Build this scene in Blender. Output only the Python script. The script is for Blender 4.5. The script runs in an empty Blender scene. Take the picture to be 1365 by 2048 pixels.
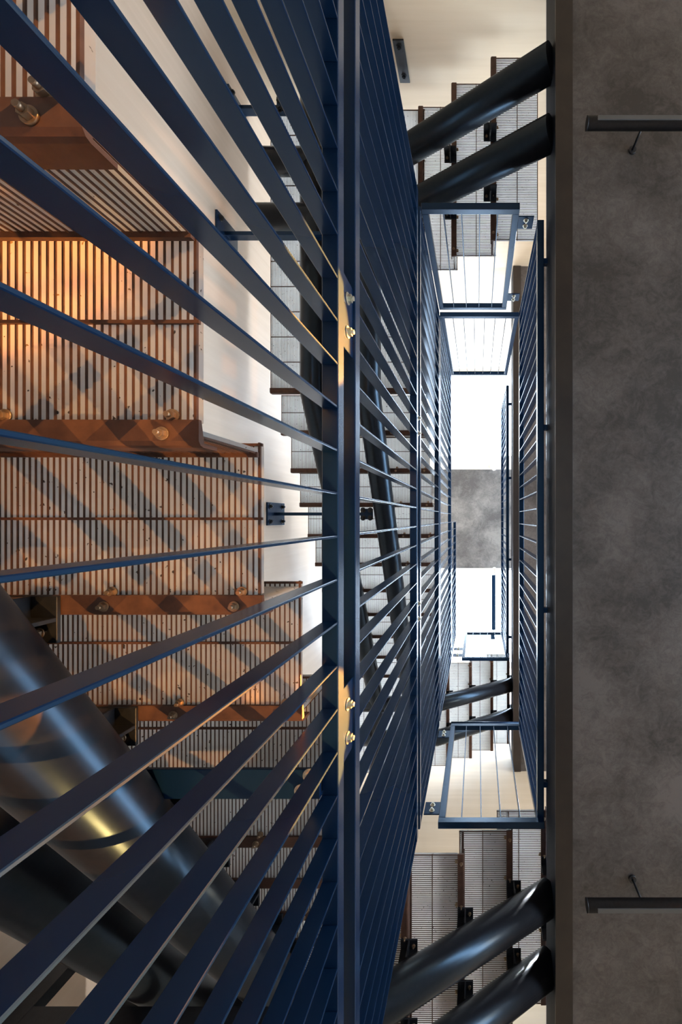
import bpy, bmesh, math, random
from mathutils import Vector, Matrix
random.seed(7)
PI = math.pi
scene = bpy.context.scene
C = scene.collection

# ------------------------------------------------------------------ camera
# World frame: X to the photo's right, Y to the photo's bottom, Z straight up the well.
FPX, VX, VY = 850.0, 956.0, 1037.5
cam = bpy.data.cameras.new('camera'); camo = bpy.data.objects.new('camera', cam); C.objects.link(camo)
camo.location = (0, 0, 0); camo.rotation_euler = (PI, 0, 0)
cam.sensor_fit = 'VERTICAL'; cam.sensor_height = 36.0; cam.sensor_width = 36.0
cam.lens = FPX / 2048 * 36.0
cam.shift_x = -(VX - 682.5) / 2048
cam.shift_y = (VY - 1024.0) / 2048
cam.clip_start = 0.02; cam.clip_end = 100
scene.camera = camo

# ------------------------------------------------------------------ light
scene.view_settings.view_transform = 'Standard'
scene.view_settings.look = 'None'
scene.view_settings.gamma = 1.0
scene.view_settings.use_curve_mapping = False
scene.view_settings.exposure = 0.0
scene.cycles.max_bounces = 10
scene.cycles.diffuse_bounces = 6
scene.cycles.glossy_bounces = 4
scene.cycles.sample_clamp_indirect = 6.0
scene.cycles.use_denoising = True

world = bpy.data.worlds.new('sky'); scene.world = world; world.use_nodes = True
bg = world.node_tree.nodes['Background']
SKY = 19.0
bg.inputs[0].default_value = (0.66, 0.82, 1.0, 1); bg.inputs[1].default_value = SKY

def area(name, loc, rot, sx, sy, power, col=(1, 1, 1), portal=False, spread=None):
    l = bpy.data.lights.new(name, 'AREA'); l.shape = 'RECTANGLE'; l.size = sx; l.size_y = sy
    l.energy = power; l.color = col
    if portal: l.cycles.is_portal = True
    if spread: l.spread = spread
    o = bpy.data.objects.new(name, l); C.objects.link(o); o.location = loc; o.rotation_euler = rot
    return o
def spot(name, loc, target, power, col, size, blend=0.15, radius=0.01):
    l = bpy.data.lights.new(name, 'SPOT'); l.energy = power; l.color = col; l.spot_size = size; l.spot_blend = blend
    l.shadow_soft_size = radius
    o = bpy.data.objects.new(name, l); C.objects.link(o); o.location = loc
    d = Vector(target) - Vector(loc); o.rotation_euler = d.to_track_quat('-Z', 'Y').to_euler()
    return o
ZC = 9.2      # underside of the top ceiling
ZG = -1.45    # ground floor
# daylight portals at the two skylights and the added window bands
area('skylight_portal', (0.6, -2.25, ZC + 0.05), (0, 0, 0), 4.4, 1.7, 1, portal=True)
area('skylight_portal', (0.6, 2.15, ZC + 0.05), (0, 0, 0), 4.4, 1.9, 1, portal=True)
FX = 5.0
BANDS = [(0.9, 2.05), (3.0, 4.85), (6.1, 8.9)]  # unseen window bands, added to bring daylight in from the right
for z0, z1 in BANDS:
    area('window_portal', (FX + 0.02, 0, (z0 + z1) / 2), (0, PI / 2, 0), z1 - z0, 5.4, 1, portal=True)
# unseen warm spots added below the camera to cast orange stripes
WARM = (1.0, 0.48, 0.13)
spot('warm_floor_spot', (0.95, -1.45, -0.95), (-0.75, -0.26, 0.6), 300, WARM, math.radians(22), 0.10, 0.004)
spot('warm_floor_spot', (0.95, 1.60, -0.95), (-0.85, 0.16, 0.8), 450, WARM, math.radians(26), 0.10, 0.004)
area('ground_floor_lamp', (0.15, 0, -1.25), (PI, 0, 0), 0.7, 2.6, 16, (0.66, 0.84, 1.0))  # cool fill light added below to brighten the undersides
for o in C.objects:
    if o.name.startswith('warm_floor_spot'): o.data.specular_factor = 0.25
# narrow unseen spots added to imitate patches of low sun on the railing
AMBER = (1.0, 0.30, 0.035)
for y0, y1 in ((-0.62, -0.46), (0.62, 0.50)):
    spot('amber_beam_spot', (1.20, y0, 2.20), (-0.34, y1, 0.95), 8000, AMBER, math.radians(9), 0.10)
spot('amber_beam_spot', (1.20, 0.50, 2.20), (-0.34, 0.385, 0.50), 3000, AMBER, math.radians(9), 0.10)
# unseen warm fill lights added right of the well to brighten walls and soffits
WARM_FILL = (1.0, 0.74, 0.50)
for y in (-2.0, 2.0):
    area('room_lamp', (2.3, y, 2.22), (0, math.radians(35), 0), 0.6, 0.6, 18, WARM_FILL)
    area('room_lamp', (2.0, y, 3.2), (PI, 0, 0), 0.6, 0.6, 30, WARM_FILL)
    spot('landing_spot', (1.5, y * 1.28, 5.2), (0.0, y * 1.24, 2.7), 420, (0.95, 0.98, 1.0), math.radians(38), 0.5, 0.08)  # unseen white spot added to light the cross treads from above

# ------------------------------------------------------------------ materials
def newmat(name):
    m = bpy.data.materials.new(name); m.use_nodes = True
    nt = m.node_tree; b = nt.nodes['Principled BSDF']
    return m, nt, b
def tex_coord(nt, scale=(1, 1, 1), obj=False):
    t = nt.nodes.new('ShaderNodeTexCoord'); mp = nt.nodes.new('ShaderNodeMapping')
    mp.inputs['Scale'].default_value = scale
    if obj:
        nt.links.new(t.outputs['Object'], mp.inputs[0])
    else:
        g = nt.nodes.new('ShaderNodeNewGeometry'); nt.links.new(g.outputs['Position'], mp.inputs[0])
    return mp
def noise(nt, vec, sc, det=4, rough=0.6, dist=0.0):
    n = nt.nodes.new('ShaderNodeTexNoise'); n.inputs['Scale'].default_value = sc
    n.inputs['Detail'].default_value = det; n.inputs['Roughness'].default_value = rough
    n.inputs['Distortion'].default_value = dist
    nt.links.new(vec.outputs[0], n.inputs['Vector']); return n
def ramp(nt, fac, stops):
    r = nt.nodes.new('ShaderNodeValToRGB'); e = r.color_ramp.elements
    while len(e) < len(stops): e.new(0.5)
    for i, (p, c) in enumerate(stops):
        e[i].position = p; e[i].color = (*c, 1)
    nt.links.new(fac, r.inputs[0]); return r
def bump(nt, b, h, s, d=0.002):
    bm_ = nt.nodes.new('ShaderNodeBump'); bm_.inputs['Strength'].default_value = s; bm_.inputs['Distance'].default_value = d
    nt.links.new(h, bm_.inputs['Height']); nt.links.new(bm_.outputs[0], b.inputs['Normal'])
def simple(name, c1, c2, sc, rough, metal=0.0, bs=0.1, scale=(1, 1, 1), coat=0.0, tint=(1, 1, 1)):
    m, nt, b = newmat(name); v = tex_coord(nt, scale); n = noise(nt, v, sc)
    r = ramp(nt, n.outputs[0], [(0.3, c1), (0.7, c2)]); nt.links.new(r.outputs[0], b.inputs['Base Color'])
    b.inputs['Roughness'].default_value = rough; b.inputs['Metallic'].default_value = metal
    b.inputs['Coat Weight'].default_value = coat; b.inputs['Coat Roughness'].default_value = 0.25
    b.inputs['Specular Tint'].default_value = (*tint, 1)
    if bs: bump(nt, b, n.outputs[0], bs, 0.001)
    return m
STEEL = simple('navy_steel_paint', (0.0035, 0.016, 0.050), (0.0045, 0.019, 0.056), 4, 0.27, 0.0, 0.0, tint=(0.42, 0.70, 1.0))
TUBE = simple('dark_tube_paint', (0.010, 0.010, 0.012), (0.015, 0.014, 0.016), 40, 0.28, 0.0, 0.02, tint=(0.42, 0.70, 1.0))
BLACK = simple('black_steel_paint', (0.010, 0.012, 0.016), (0.018, 0.020, 0.026), 60, 0.45, 0.2, 0.05)
RUST = simple('rust_brown_steel', (0.065, 0.031, 0.022), (0.125, 0.060, 0.038), 30, 0.55, 0.2, 0.2)
ZINC = simple('zinc_bolt_metal', (0.55, 0.50, 0.38), (0.75, 0.72, 0.62), 80, 0.35, 0.9, 0.0)
RBOLT = simple('browned_bolt_metal', (0.30, 0.20, 0.13), (0.45, 0.33, 0.22), 80, 0.4, 0.8, 0.0)
WHITE = simple('white_paint', (0.80, 0.80, 0.78), (0.84, 0.84, 0.82), 8, 0.6, 0, 0.02)
WEB = simple('dark_navy_beam_web', (0.003, 0.007, 0.016), (0.005, 0.010, 0.022), 8, 0.65, 0.0, 0.0)
BEAM = simple('brown_black_beam_paint', (0.030, 0.024, 0.022), (0.045, 0.036, 0.030), 5, 0.40, 0.3, 0.05)

def mat_infill():
    m, nt, b = newmat('speckled_grey_tread_board'); v = tex_coord(nt)
    n = noise(nt, v, 6, 5); r = ramp(nt, n.outputs[0], [(0.3, (0.68, 0.68, 0.67)), (0.7, (0.82, 0.82, 0.81))])
    sp = noise(nt, v, 95, 2, 0.5); r2 = ramp(nt, sp.outputs[0], [(0.69, (1, 1, 1)), (0.72, (0.12, 0.11, 0.10))])
    mx = nt.nodes.new('ShaderNodeMix'); mx.data_type = 'RGBA'; mx.blend_type = 'MULTIPLY'; mx.inputs[0].default_value = 1
    nt.links.new(r.outputs[0], mx.inputs[6]); nt.links.new(r2.outputs[0], mx.inputs[7])
    nt.links.new(mx.outputs[2], b.inputs['Base Color']); b.inputs['Roughness'].default_value = 0.7
    tr = nt.nodes.new('ShaderNodeBsdfTranslucent'); nt.links.new(mx.outputs[2], tr.inputs[0])
    ms = nt.nodes.new('ShaderNodeMixShader'); ms.inputs[0].default_value = 0.78
    nt.links.new(b.outputs[0], ms.inputs[1]); nt.links.new(tr.outputs[0], ms.inputs[2])
    nt.links.new(ms.outputs[0], nt.nodes['Material Output'].inputs[0])
    return m
INFILL = mat_infill()
def mat_plaster(name, dark, mid, light, sc=1.6):
    m, nt, b = newmat(name); v = tex_coord(nt)
    n1 = noise(nt, v, sc, 3, 0.5, 0.3)
    n2 = noise(nt, v, 24, 9, 0.75, 1.2)
    n3 = noise(nt, v, 8, 8, 0.75, 1.0)
    a = nt.nodes.new('ShaderNodeMath'); a.operation = 'MULTIPLY_ADD'; a.inputs[1].default_value = 0.55
    nt.links.new(n2.outputs[0], a.inputs[0]); nt.links.new(n1.outputs[0], a.inputs[2])
    a2 = nt.nodes.new('ShaderNodeMath'); a2.operation = 'MULTIPLY_ADD'; a2.inputs[1].default_value = 0.6
    nt.links.new(n3.outputs[0], a2.inputs[0]); nt.links.new(a.outputs[0], a2.inputs[2])
    r = ramp(nt, a2.outputs[0], [(0.86, dark), (1.06, mid), (1.24, light)])
    nt.links.new(r.outputs[0], b.inputs['Base Color']); b.inputs['Roughness'].default_value = 0.6
    bump(nt, b, a2.outputs[0], 0.25, 0.004)
    return m
def ramp_fix(m, s):      # keep the summed noise inside 0..1 before the ramp
    nt = m.node_tree
    rr = [n for n in nt.nodes if n.type == 'VALTORGB'][0]
    src = rr.inputs[0].links[0].from_socket
    d = nt.nodes.new('ShaderNodeMath'); d.operation = 'MULTIPLY'; d.inputs[1].default_value = s
    nt.links.new(src, d.inputs[0]); nt.links.new(d.outputs[0], rr.inputs[0])
    return m
def plaster(name, dark, mid, light, sc=1.6):
    m = mat_plaster(name, dark, mid, light, sc)
    e = [n for n in m.node_tree.nodes if n.type == 'VALTORGB'][0].color_ramp.elements
    for k, p in enumerate((0.44, 0.53, 0.62)): e[k].position = p
    return ramp_fix(m, 0.5)
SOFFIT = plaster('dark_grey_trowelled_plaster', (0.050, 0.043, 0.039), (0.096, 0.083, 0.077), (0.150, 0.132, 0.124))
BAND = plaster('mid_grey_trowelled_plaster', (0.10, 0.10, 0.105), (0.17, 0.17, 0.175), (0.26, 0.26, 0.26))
CREAM = simple('cream_wall_paint', (0.70, 0.53, 0.39), (0.76, 0.59, 0.45), 1.5, 0.55, 0, 0.02, (14, 14, 0.6))
ENDW = simple('cream_end_wall_paint', (0.64, 0.50, 0.34), (0.70, 0.56, 0.40), 1.5, 0.55, 0, 0.02, (0.6, 14, 14))
GROUND = simple('pale_floor_tile', (0.30, 0.26, 0.22), (0.36, 0.32, 0.28), 3, 0.5, 0, 0.02)
def mat_glass():
    m = bpy.data.materials.new('clear_glazing'); m.use_nodes = True; nt = m.node_tree; nt.nodes.clear()
    o = nt.nodes.new('ShaderNodeOutputMaterial'); t = nt.nodes.new('ShaderNodeBsdfTransparent'); g = nt.nodes.new('ShaderNodeBsdfGlossy')
    g.inputs['Roughness'].default_value = 0.02; mx = nt.nodes.new('ShaderNodeMixShader'); mx.inputs[0].default_value = 0.06
    nt.links.new(t.outputs[0], mx.inputs[1]); nt.links.new(g.outputs[0], mx.inputs[2]); nt.links.new(mx.outputs[0], o.inputs[0])
    return m
GLASS = mat_glass()

# ------------------------------------------------------------------ mesh helpers
class MB:
    def __init__(s): s.v = []; s.f = []; s.sm = []
    def box(s, x0, x1, y0, y1, z0, z1):
        n = len(s.v)
        s.v += [(x, y, z) for z in (z0, z1) for y in (y0, y1) for x in (x0, x1)]
        for q in ((0, 2, 3, 1), (4, 5, 7, 6), (0, 1, 5, 4), (2, 6, 7, 3), (0, 4, 6, 2), (1, 3, 7, 5)):
            s.f.append(tuple(n + i for i in q)); s.sm.append(False)
        return s
    def prism(s, pts, axis, a, b):
        """extrude a closed 2-D outline along axis (0,1,2) from a to b"""
        n = len(s.v); k = len(pts)
        for t in (a, b):
            for p in pts:
                c = list(p); c.insert(axis, t); s.v.append(tuple(c))
        s.f.append(tuple(n + i for i in range(k))[::-1]); s.f.append(tuple(n + k + i for i in range(k))); s.sm += [False, False]
        for i in range(k):
            j = (i + 1) % k; s.f.append((n + i, n + j, n + k + j, n + k + i)); s.sm.append(False)
        return s
    def cyl(s, p0, p1, r, seg=16, r1=None, smooth=True):
        return s.tube([p0, p1], r, seg, r1, smooth)
    def tube(s, pts, r, seg=32, r1=None, smooth=True):
        pts = [Vector(p) for p in pts]; n0 = len(s.v); m = len(pts)
        d0 = (pts[1] - pts[0]).normalized()
        ref = Vector((0, 0, 1)) if abs(d0.z) < 0.9 else Vector((1, 0, 0))
        side = d0.cross(ref).normalized()
        for i, p in enumerate(pts):
            din = (p - pts[i - 1]).normalized() if i else d0
            dout = (pts[i + 1] - p).normalized() if i < m - 1 else din
            t = (din + dout).normalized(); sc = 1.0 / max(0.3, t.dot(dout))
            a = (side - t * side.dot(t)).normalized(); b = t.cross(a)
            bend = (dout - din)
            bd = (bend - t * bend.dot(t)).normalized() if bend.length > 1e-4 else None
            rr = r if (r1 is None or i == 0) else r1
            for k in range(seg):
                w = a * math.cos(2 * PI * k / seg) + b * math.sin(2 * PI * k / seg)
                if bd: w = w + bd * (w.dot(bd) * (sc - 1))
                s.v.append(tuple(p + w * rr))
        for i in range(m - 1):
            for k in range(seg):
                j = (k + 1) % seg; A = n0 + i * seg; B = A + seg
                s.f.append((A + k, A + j, B + j, B + k)); s.sm.append(smooth)
        s.f.append(tuple(n0 + k for k in range(seg))[::-1]); s.sm.append(False)
        s.f.append(tuple(n0 + (m - 1) * seg + k for k in range(seg))); s.sm.append(False)
        return s
    def mesh(s, name, mat, bev=0.0):
        me = bpy.data.meshes.new(name); me.from_pydata(s.v, [], s.f)
        for p, q in zip(me.polygons, s.sm): p.use_smooth = q
        bm = bmesh.new(); bm.from_mesh(me); bmesh.ops.recalc_face_normals(bm, faces=bm.faces)
        if bev: bmesh.ops.bevel(bm, geom=[e for e in bm.edges], offset=bev, segments=1, affect='EDGES', profile=0.5)
        bm.to_mesh(me); bm.free(); me.materials.append(mat)
        return me
def link(name, me, parent=None, loc=(0, 0, 0), rot=(0, 0, 0)):
    o = bpy.data.objects.new(name, me); C.objects.link(o)
    if parent: o.parent = parent
    o.location = loc; o.rotation_euler = rot
    return o
def tag(o, label, cat, group=None, kind=None):
    o['label'] = label; o['category'] = cat
    if group: o['group'] = group
    if kind: o['kind'] = kind
    return o
def thing(name, label, cat, loc=(0, 0, 0), rotz=0, group=None):
    o = bpy.data.objects.new(name, None); C.objects.link(o); o.empty_display_size = 0.1
    o.location = loc; o.rotation_euler = (0, 0, rotz)
    return tag(o, label, cat, group)
def struct(name, mb, mat, label):
    o = link(name, mb.mesh(name, mat)); o['kind'] = 'structure'; o['label'] = label; return o
def hexa(mb, c, axis, r=0.011, h=0.009, w=0.016):
    """bolt head (hexagon on a washer), axis = direction the head points"""
    c = Vector(c); a = Vector(axis).normalized()
    mb.cyl(c, c + a * 0.003, w, 20); mb.cyl(c + a * 0.003, c + a * (0.003 + h), r, 6, smooth=False)
    mb.cyl(c + a * (0.003 + h), c + a * (0.009 + h), r * 0.55, 12)
    return mb
BOLT = hexa(MB(), (0, 0, 0), (0, 0, 1)).mesh('bolt', ZINC)
SBOLT = hexa(MB(), (0, 0, 0), (0, 0, 1), 0.0068, 0.006, 0.0095).mesh('small_bolt', RBOLT)
DBOLT = hexa(MB(), (0, 0, 0), (0, 0, 1), 0.015, 0.014, 0.022).mesh('dark_bolt', BLACK)
def bolt(parent, loc, axis, me=None, name='bolt'):
    q = Vector(axis).to_track_quat('Z', 'Y').to_euler()
    return link(name, me or BOLT, parent, loc, q)

# ------------------------------------------------------------------ the building shell
XW, YW = -1.72, 3.22
def wall_y(y, sgn):
    return MB().box(XW - 0.2, FX + 0.2, min(y, y + sgn * 0.2), max(y, y + sgn * 0.2), ZG, ZC + 0.5)
struct('wall_left', MB().box(XW - 0.2, XW, -YW, YW, ZG, ZC + 0.5), CREAM, 'cream painted side wall behind the stair treads')
struct('wall_top', wall_y(-YW, -1), ENDW, 'cream end wall at the top of the photo, behind the upper cross flight')
struct('wall_bottom', wall_y(YW, 1), ENDW, 'pale end wall at the bottom of the photo, behind the lower cross flight')
mb = MB(); zs = [ZG] + [z for b in BANDS for z in b] + [ZC + 0.5]
for i in range(0, len(zs), 2): mb.box(FX, FX + 0.2, -YW, YW, zs[i], zs[i + 1])
for z0, z1 in BANDS:
    mb.box(FX, FX + 0.2, -YW, -2.7, z0, z1); mb.box(FX, FX + 0.2, 2.7, YW, z0, z1)
struct('wall_right', mb, ENDW, 'far wall with window bands to the right of the floors')
struct('floor', MB().box(XW - 0.2, FX + 0.2, -YW - .2, YW + .2, ZG - 0.2, ZG), GROUND, 'pale ground floor under the stairwell')
# ceiling: grey plaster band between two skylights, white trims
BY = 1.066
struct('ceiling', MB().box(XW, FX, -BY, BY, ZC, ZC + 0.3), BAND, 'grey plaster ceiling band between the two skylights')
mb = MB().box(XW, FX, -1.36, -BY, ZC - 0.02, ZC + 0.3).box(XW, FX, -BY - 0.03, -BY, ZC - 0.035, ZC - 0.02)
mb.box(XW, FX, -1.21, -1.20, ZC - 0.03, ZC - 0.02).box(XW, FX, -YW, -3.1, ZC, ZC + 0.3)
mb.box(XW, -1.6, -3.1, -1.36, ZC, ZC + 0.3).box(2.8, FX, -3.1, -1.36, ZC, ZC + 0.3)
struct('trim_1', mb, WHITE, 'white stepped trim above the grey ceiling band')
mb = MB().box(XW, FX, BY, BY + 0.05, ZC - 0.035, ZC + 0.3).box(XW, FX, 3.1, YW, ZC, ZC + 0.3)
mb.box(XW, -1.6, BY + .05, 3.1, ZC, ZC + 0.3).box(2.8, FX, BY + .05, 3.1, ZC, ZC + 0.3)
struct('trim_2', mb, WHITE, 'thin white trim below the grey ceiling band')
struct('window_1', MB().box(-1.6, 2.8, -3.1, -1.36, ZC + 0.30, ZC + 0.31), GLASS, 'bright skylight above the grey ceiling band')
struct('window_2', MB().box(-1.6, 2.8, BY + .05, 3.1, ZC + 0.30, ZC + 0.31), GLASS, 'bright skylight below the grey ceiling band')
for k, (z0, z1) in enumerate(BANDS):
    struct('window_%d' % (k + 3), MB().box(FX + 0.09, FX + 0.10, -2.7, 2.7, z0, z1), GLASS, 'window band in the far right wall')
# floor slabs right of the well
X1 = 0.516
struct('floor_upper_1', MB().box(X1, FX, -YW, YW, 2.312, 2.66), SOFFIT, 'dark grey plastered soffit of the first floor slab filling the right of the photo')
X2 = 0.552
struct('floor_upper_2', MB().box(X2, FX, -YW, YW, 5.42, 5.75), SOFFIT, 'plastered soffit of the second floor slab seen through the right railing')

# edge beams
WEB.node_tree.nodes['Principled BSDF'].inputs['Specular IOR Level'].default_value = 0.2
def edge_beam(label, x, z0, z1, flange):
    t = thing('edge_beam', label, 'beam', (x, 0, z0))
    L = YW - 0.005
    link('web', MB().box(0, 0.012, -L, L, 0.012, z1 - z0).mesh('web', WEB, 0.001), t)
    link('flange', MB().box(0, flange, -L, L, 0, 0.012).mesh('flange', BEAM, 0.001), t)
    link('top_flange', MB().box(0, flange, -L, L, z1 - z0, z1 - z0 + 0.012).mesh('top_flange', STEEL, 0.001), t)
    return t
edge_beam('long dark steel channel beam along the edge of the dark grey soffit', 0.421, 2.296, 2.60, 0.094)
edge_beam('higher dark steel channel beam seen past the right railing, at the second floor', 0.451, 5.40, 5.70, 0.10)

# ------------------------------------------------------------------ railings
P = 0.104; Y0 = -0.061; RW = 0.040; RH = 0.044
def flat_bar_mesh(w, h, t=0.0055):
    return MB().box(-w / 2, w / 2, -t / 2, t / 2, 0, h).mesh('flat_bar', STEEL, 0.0012)
def side_panel(label, name, xf, sgn, y0, y1, z0, z1, group=None, clips=()):
    """railing in a plane of constant X; xf = face to the well, sgn = direction away from the well"""
    t = thing(name, label, 'railing', (xf, 0, z0), 0, group)
    xa, xb = min(0, sgn * RW), max(0, sgn * RW)
    h = z1 - z0
    link('bottom_rail', MB().box(xa, xb, y0, y1, 0, RH).mesh('bottom_rail', STEEL, 0.002), t)
    link('top_rail', MB().box(xa, xb, y0, y1, h, h + RH).mesh('top_rail', STEEL, 0.002), t)
    me = flat_bar_mesh(RW - 0.002, h - RH)
    k = math.ceil((y0 + 0.03 - Y0) / P)
    while Y0 + k * P < y1 - 0.03:
        link('flat_bar', me, t, (sgn * RW / 2, Y0 + k * P, RH)); k += 1
    for y in (y0 + 0.004, y1 - 0.004):
        link('end_bar', me, t, (sgn * RW / 2, y, RH))
    return t
XL = -0.3355
pa = side_panel("nearest navy flat bar railing, running out of the photo's left edge", 'stair_railing', XL, -1, -1.85, 1.79, -0.30, 1.022)
pb = side_panel('navy flat bar railing left of the well, between the first and second rail pairs', 'stair_railing', XL, -1, -1.85, 1.79, 1.166, 2.350)
pc = side_panel('navy flat bar railing left of the well, between the second and third rail pairs', 'stair_railing', XL, -1, -1.82, 1.81, 2.475, 3.685)
pd = side_panel('distant navy flat bar railing left of the well, just beyond the third rail pair', 'stair_railing', XL, -1, -1.82, 1.81, 3.80, 5.36)
pe = side_panel('short topmost navy railing left of the well, against the grey ceiling band', 'stair_railing', XL, -1, 0.045, 1.81, 5.46, 6.55)
pr = side_panel('navy flat bar guard railing right of the well beside the dark beam', 'guard_railing', 0.359, 1, -1.795, 1.835, 2.55, 3.66)
pr2 = side_panel('distant navy guard railing right of the well on the second floor', 'guard_railing', 0.384, 1, -1.80, 1.86, 5.73, 6.95)
for t, zz, L in ((pr, 0.0, 1.6), (pr2, 0.0, 1.6)):
    for y in (-1.55, -0.55, 0.55, 1.60):
        w = 0.064 if t is pr else 0.070
        link('rail_stub', MB().box(0.038, w, -0.016, 0.016, 0.004, 0.036).mesh('rail_stub', STEEL), t, (0, y, 0))
p = link('end_plate', MB().box(-0.046, -0.040, 1.60, 1.72, 0.50, 0.66).mesh('end_plate', STEEL, 0.001), pb)
for y in (1.63, 1.69): bolt(p, (-0.040, y, 0.58), (1, 0, 0))
# splice plates between panels
def splice(t, y, h, zl, label=None):
    s = link('splice_plate', MB().box(-0.006, 0, -0.095, 0.095, 0, h).mesh('splice_plate', STEEL, 0.001), t, (-0.007, y, zl))
    for dy in (-0.043, 0.045):
        bolt(s, (0, dy, h / 2), (1, 0, 0))
for y in (-0.535, 0.530):
    splice(pb, y, 0.150, -0.125)
    splice(pc, y, 0.135, -0.105)

def cross_frame(label, yf, sgn, x0, x1, z0, z1, nb, plates=(), full=False, handrail=False):
    """guard frame in a plane of constant Y, yf = face to the well"""
    t = thing('cross_railing', label, 'railing', (0, yf, z0))
    ya, yb = min(0, sgn * RW), max(0, sgn * RW); h = z1 - z0
    link('bottom_rail', MB().box(x0, x1, ya, yb, 0, RH).mesh('bottom_rail', STEEL, 0.002), t)
    link('top_rail', MB().box(x0, x1, ya, yb, h, h + RH).mesh('top_rail', STEEL, 0.002), t)
    post = MB().box(-0.02, 0.02, ya + 0.0, yb, 0, h - RH).mesh('post', STEEL, 0.002)
    link('post', post, t, (x0 + 0.02, 0, RH)); link('post', post, t, (x1 - 0.02, 0, RH))
    fb = MB().box(-0.003, 0.003, ya + 0.002, yb - 0.002, 0, h - RH).mesh('flat_bar', STEEL, 0.0008)
    for i in range(nb):
        link('flat_bar', fb, t, (x0 + 0.02 + (x1 - x0 - 0.04) * (i + 1) / (nb + 1), 0, RH))
    for (pa_, pb_, zp) in plates:
        p = link('joint_plate', MB().box(pa_, pb_, 0.006, 0.014, 0, 0.11).mesh('joint_plate', STEEL, 0.001), t, (0, 0 if sgn > 0 else 0, zp))
        if sgn > 0: p.location = (0, 0.0, zp)
        else: p.location = (0, -0.02, zp)
        yy = 0.014 if sgn < 0 else 0.006
        for dz in (0.03, 0.08):
            bolt(p, ((pa_ + pb_) / 2, yy, dz), (0, -sgn, 0))
    if handrail:
        link('handrail', MB().cyl((x0, sgn * 0.02, h + RH + 0.03), (x1, sgn * 0.02, h + RH + 0.03), 0.02, 20).mesh('handrail', STEEL), t)
    return t
cross_frame('open navy railing frame across the top of the well, nearest of the two', -1.83, -1, -0.3355, 0.250, 2.513, 3.682, 4, plates=((0.25, 0.345, 0.07), (0.25, 0.345, 0.96)))
cross_frame('tall full width navy railing frame across the top of the well, beyond the nearer frame', -1.83, -1, -0.343, 0.375, 3.842, 5.385, 6)
cross_frame('open navy railing frame across the bottom of the well', 1.795, 1, -0.235, 0.395, 2.513, 3.685, 4, plates=((-0.33, -0.235, 0.08), (-0.33, -0.235, 0.99)), handrail=True)
cross_frame('small distant navy railing frame at the second floor, against the white skylight', 1.80, 1, -0.205, 0.402, 5.50, 6.72, 4, plates=((-0.33, -0.205, 0.08), (-0.33, -0.205, 0.35)))

# ------------------------------------------------------------------ stair treads
G = 0.28; RISE = 0.177; PITCH = 0.0112; GD = 0.002
def grating_mesh(w, g, rods, name='grating'):
    mb = MB(); n = int(w / PITCH)
    for i in range(n + 1):
        x = -w + 0.003 + i * (w - 0.006) / n
        mb.box(x - 0.0011, x + 0.0011, -g + 0.002, 0, 0, GD + 0.0005)
    mb.box(-w, -w + 0.004, -g, 0, -0.002, GD + 0.001).box(-0.004, 0, -g, 0, -0.002, GD + 0.001)
    for y in rods:
        mb.box(-w, 0.004, y - 0.0025, y + 0.0025, -0.003, 0.002)
    return mb.mesh(name, RUST)
def tread_meshes(w, tubes):
    d = {}
    d['grating'] = (grating_mesh(w, G, (-G + 0.004, -G * 0.5)), None)
    d['tread_board'] = (MB().box(-w + 0.004, -0.004, -G + 0.004, 0.0, GD + 0.001, GD + 0.018).mesh('tread_board', INFILL), None)
    # nosing angle: horizontal leg with a rounded heel and an upright leg
    pts = [(0.0, -0.006), (0.030, -0.006), (0.036, -0.002), (0.038, 0.004), (0.038, 0.036), (0.032, 0.036), (0.032, 0.006), (0.0, 0.0)]
    ang = MB().prism(pts, 0, -w - 0.004, 0.006)
    d['nosing_angle'] = (ang.mesh('nosing_angle', RUST), None)
    mb = MB(); n = int(w / (PITCH * 1.0))
    for i in range(n + 1):
        x = -w + 0.003 + i * (w - 0.006) / n
        mb.box(x - 0.0010, x + 0.0010, 0.019, 0.022, 0.004, RISE - 0.006)
    mb.box(-w, 0, 0.019, 0.028, RISE - 0.014, RISE - 0.006)
    d['riser_grille'] = (mb.mesh('riser_grille', RUST), None)
    d['riser_board'] = (MB().box(-w + 0.002, -0.002, 0.012, 0.0195, 0.006, RISE - 0.006).mesh('riser_board', INFILL), None)
    return d
def bracket_mesh():
    mb = MB().box(-0.05, 0.05, 0.0, 0.085, -0.016, -0.008).box(-0.05, 0.05, 0.038, 0.046, -0.10, -0.016).box(-0.004, 0.004, 0.0, 0.085, -0.09, -0.016)
    return mb.mesh('bracket', BLACK, 0.001)
BRK = bracket_mesh()
def make_tread(w, tubes, nb=(-0.045, -0.283, -0.76)):
    D = tread_meshes(w, tubes)
    def place(label, loc, rotz, group, last=False):
        t = thing('stair_tread', label, 'stair tread', loc, rotz, group)
        for k, (me, _) in D.items():
            if last and k.startswith('riser'): continue
            link(k, me, t)
        for a in nb:
            bolt(t, (a, 0.020, -0.006), (0, 0, -1), SBOLT); bolt(t, (a + 0.012, -0.006, -0.002), (0, 0, -1), SBOLT)
        for tx in tubes:
            b = link('bracket', BRK, t, (tx, 0, 0)); bolt(b, (0.02, 0.066, -0.016), (0, 0, -1), SBOLT)
        return t
    return place
WL = 1.155; WC = 1.22
left_tread = make_tread(WL, (-0.41, -0.80))
cross_tread_b = make_tread(WC, (-0.33, -0.73))
cross_tread_t = make_tread(WC, (-0.30, -0.70))
ORD = ['first', 'second', 'third', 'fourth', 'fifth', 'sixth', 'seventh', 'eighth', 'ninth', 'tenth', 'eleventh']
H = 3.115; XT = -0.400
def zn(n): return 0.606 + RISE * (n - 1)
def yn(n): return -0.140 + G * (n - 1)
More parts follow.
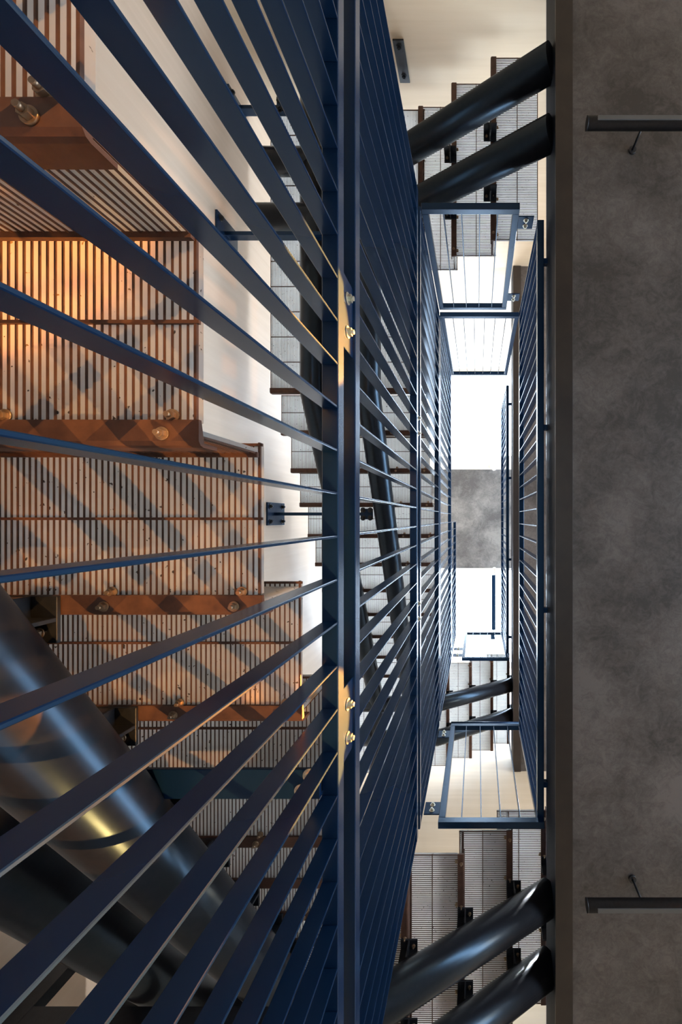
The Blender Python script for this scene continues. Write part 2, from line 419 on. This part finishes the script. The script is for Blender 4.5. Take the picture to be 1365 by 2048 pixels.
for n in range(0, 9):
    left_tread('brown grating tread of near left flight, %s from the top left corner' % ORD[n], (XT, yn(n), zn(n)), 0, 'treads of the near left flight')
for n in range(-1, 9):
    left_tread('distant grating tread of upper left flight, %s below its long landing' % ORD[n + 1], (XT, yn(n), zn(n) + H), 0, 'treads of the upper left flight')
YB = 1.85; YT = -1.87
for s, (zz, nm) in enumerate(((0, 'near bottom cross flight'), (H, 'distant second floor cross flight'))):
    for i, (x, z) in enumerate(((-0.39, 2.165), (-0.11, 2.34), (0.17, 2.515), (0.40, 2.69))):
        cross_tread_b('grating tread in the %s, %s from its left end' % (nm, ORD[i]), (x, YB, z + zz), -PI / 2, 'treads of the ' + nm, last=(i == 3))
for i, (x, z) in enumerate(((-0.15, 3.02), (0.125, 2.85))):
    cross_tread_t('grating tread crossing the top of the photo behind the tubes, %s' % ('left one' if i == 0 else 'nearest the dark beam'), (x, YT, z), PI / 2, 'treads of the top cross flight')

def landing(label, loc, rotz, w, g, rods):
    t = thing('landing_platform', label, 'stair landing', loc, rotz)
    link('grating', grating_mesh(w, g, [-g + 0.004 + (g - 0.01) * i / rods for i in range(rods)]), t)
    link('landing_board', MB().box(-w + 0.004, -0.004, -g + 0.004, 0, GD + 0.001, GD + 0.018).mesh('landing_board', INFILL), t)
    pts = [(0.0, -0.006), (0.030, -0.006), (0.036, -0.002), (0.038, 0.004), (0.038, 0.036), (0.032, 0.036), (0.032, 0.006), (0.0, 0.0)]
    link('nosing_angle', MB().prism(pts, 0, -w - 0.004, 0.006).mesh('nosing_angle', RUST), t)
    return t
landing('long bright grating landing seen between the upper left bars', (XT, -0.98, 3.19), 0, WL, 2.09, 11)
landing('narrow grating landing strip at the left end of the top cross flight', (-0.41, YT, 3.19), PI / 2, WC, 0.26, 2)
landing('grating landing at the foot of the bottom cross flight, hidden mostly by near bars', (-0.67 , 1.85, 2.02), -PI / 2, WC, 0.885, 5)
landing('distant grating landing of the upper flight below the well', (-0.67, 1.85, 2.02 + H), -PI / 2, WC, 0.885, 5)

# ------------------------------------------------------------------ stringer tubes
R = 0.088; SL = 0.632
def tube(label, pts, group=None):
    o = link('stringer_tube', MB().tube(pts, R, 40).mesh('stringer_tube', TUBE)); tag(o, label, 'stair tube', group); return o
for x, a in ((-0.81, 'nearer to the well'), (-1.21, 'nearer to the cream wall')):
    tube('thick dark steel tube under the near left flight, %s' % a, [(x, -1.0, 0.525 - SL), (x, 2.15, 0.525 + SL * 2.15), (x, 3.15, 0.525 + SL * 2.15)])
    xx = x + 0.02
    tube('thick dark tube bending under the upper left flight and landing, %s' % a, [(xx, -3.15, 3.07), (xx, -0.905, 3.07), (xx, 2.15, 3.07 + SL * 3.055), (xx, 3.15, 3.07 + SL * 3.055)])
for y, a in ((2.18, 'closer to the well'), (2.58, 'in the bottom right corner')):
    tube('thick dark tube rising right under the bottom cross flight, %s' % a, [(-1.6, y, 1.89), (-0.475, y, 1.89), (0.419, y, 2.19 + SL * 0.419)])
    tube('small distant tube under the second floor cross flight, %s' % ('upper of the two' if y < 2.3 else 'lower of the two'), [(-1.6, y, 1.89 + H), (-0.475, y, 1.89 + H), (0.449, y, 2.19 + H + SL * 0.449)])
for y, a in ((-2.17, 'lower of the two'), (-2.57, 'upper of the two')):
    tube('thick dark tube crossing diagonally at the top right, %s' % a, [(0.419, y, 2.655 - SL * 0.419), (-0.64, y, 3.06), (-1.6, y, 3.06)])

# ------------------------------------------------------------------ arms and wall brackets
def arm_plate(label, y, z):
    t = thing('railing_arm', label, 'steel arm', (0, y, z))
    link('arm_plate', MB().box(-0.86, -0.372, -0.035, 0.035, 0, 0.010).box(-0.86, -0.372, 0.027, 0.035, 0.010, 0.06).mesh('arm_plate', STEEL, 0.001), t)
    for x, dy in ((-0.395, -0.022), (-0.415, 0.014)):
        bolt(t, (x, dy, 0), (0, 0, -1))
    return t
arm_plate('navy flat arm with two zinc bolts joining the near tube to the first rail pair', 0.625, 1.0)
def wall_bracket(label, y, z, x_end, w=0.19, h=0.30, zarm=None):
    t = thing('arm_bracket', label, 'bracket', (XW, y, z))
    p = link('back_plate', MB().box(0.001, 0.015, -w / 2, w / 2, -h / 2, h / 2).mesh('back_plate', STEEL, 0.001), t)
    for dy in (-w * 0.33, w * 0.33):
        for dz in (-h * 0.36, h * 0.36):
            bolt(p, (0.015, dy, dz), (1, 0, 0), DBOLT)
    link('arm', MB().box(0.015, x_end - XW, -0.013, 0.013, -0.03, 0.03).mesh('arm', STEEL, 0.001), t)
    c = link('clamp', MB().box(-0.10, 0, -0.045, 0.045, -0.012, 0).mesh('clamp', STEEL, 0.001), t, (x_end - XW + 0.02, 0, -0.03))
    for dx in (-0.08, -0.02):
        for dy in (-0.033, 0.033): bolt(c, (dx, dy, -0.012), (0, 0, -1), DBOLT)
    return t
wall_bracket('square navy wall plate with four bolts and an arm, left of the first rail pair', -0.04, 3.60, -0.90)
wall_bracket('navy wall plate with an arm at the upper left, beside the landing', -1.93, 2.90, -0.3755, 0.19, 0.24)
wall_bracket('small navy wall plate and short arm near the top left between wide bars', -2.90, 3.02, -1.33, 0.16, 0.22)
t = thing('end_wall_plate', 'black plate with two dark bolts on the cream end wall at the top', 'wall plate', (-0.535, -YW, 2.99))
link('back_plate', MB().box(-0.037, 0.037, 0.001, 0.012, -0.14, 0.14).mesh('back_plate', BLACK, 0.001), t)
for z in (-0.095, 0.095): bolt(t, (0, 0.012, z), (0, 1, 0), DBOLT)

t = thing('support_post', 'dark post and cross beam in the bottom left corner, beside the cream wall', 'post', (-1.60, 1.745, ZG))
link('post', MB().box(-0.03, 0.03, -0.025, 0.025, 0, 2.00 - ZG).mesh('post', BLACK, 0.001), t)
link('cross_beam', MB().box(0.03, 1.19, -0.025, 0.025, 1.44 - ZG, 1.50 - ZG).mesh('cross_beam', BLACK, 0.001), t)
# ------------------------------------------------------------------ lamps on the soffit and ceiling
def pendant(label, y, z, sgn):
    t = thing('linear_lamp', label, 'lamp', (0, y, z))
    b = link('housing', MB().cyl((0.555, 0, 0), (3.2, 0, 0), 0.030, 28).mesh('housing', BLACK), t)
    link('diffuser', MB().box(0.60, 3.15, -0.010, 0.010, -0.034, -0.026).mesh('diffuser', simple('grey_unlit_diffuser', (0.10, 0.10, 0.10), (0.13, 0.13, 0.13), 5, 0.4, 0, 0)), b)
    link('end_cap', MB().cyl((0.551, 0, 0), (0.556, 0, 0), 0.031, 28).mesh('end_cap', BLACK), b)
    for x in (0.84, 2.2, 3.0):
        link('mount', MB().cyl((x, 0, 0.028), (x, 0, 2.312 - z - 0.012), 0.006, 12).cyl((x, 0, 2.312 - z - 0.012), (x, 0, 2.312 - z), 0.020, 20).mesh('mount', BLACK), t)
    return t
pendant('slim black linear lamp under the dark soffit, upper right', -2.00, 2.15, 1)
pendant('slim black linear lamp under the dark soffit, lower right', 1.955, 2.15, -1)
t = thing('skylight_fin', 'slim blue grey linear lamp hanging below the lower skylight', 'lamp', (0.335, 0, 8.9))
link('housing', MB().box(-0.04, 0.04, 1.18, 2.33, 0, 0.06).mesh('housing', STEEL, 0.004), t)
link('foot', MB().box(-0.06, 0.03, 2.40, 2.53, 0, 0.05).mesh('foot', STEEL, 0.004), t)
link('hanger', MB().box(-0.01, 0.01, 1.60, 1.62, 0.06, 0.6).mesh('hanger', STEEL), t)
link('hanger', MB().box(-0.01, 0.01, 2.33, 2.40, 0.01, 0.05).mesh('hanger', STEEL), t)
def spotlight(label, x, y):
    t = thing('spotlight', label, 'spotlight', (x, y, ZC - 0.035))
    link('lamp_head', MB().cyl((0, 0, -0.10), (0.04, 0.06, -0.20), 0.045, 20, 0.05).mesh('lamp_head', WHITE), t)
    link('stem', MB().cyl((0, 0, 0), (0, 0, -0.10), 0.014, 12).cyl((0, 0, -0.015), (0, 0, 0.0), 0.05, 20).mesh('stem', WHITE), t)
spotlight('tiny white spotlight at the upper edge of the grey ceiling band', 0.31, -1.12)
spotlight('tiny white spotlight at the lower edge of the grey ceiling band', 0.36, 1.09)
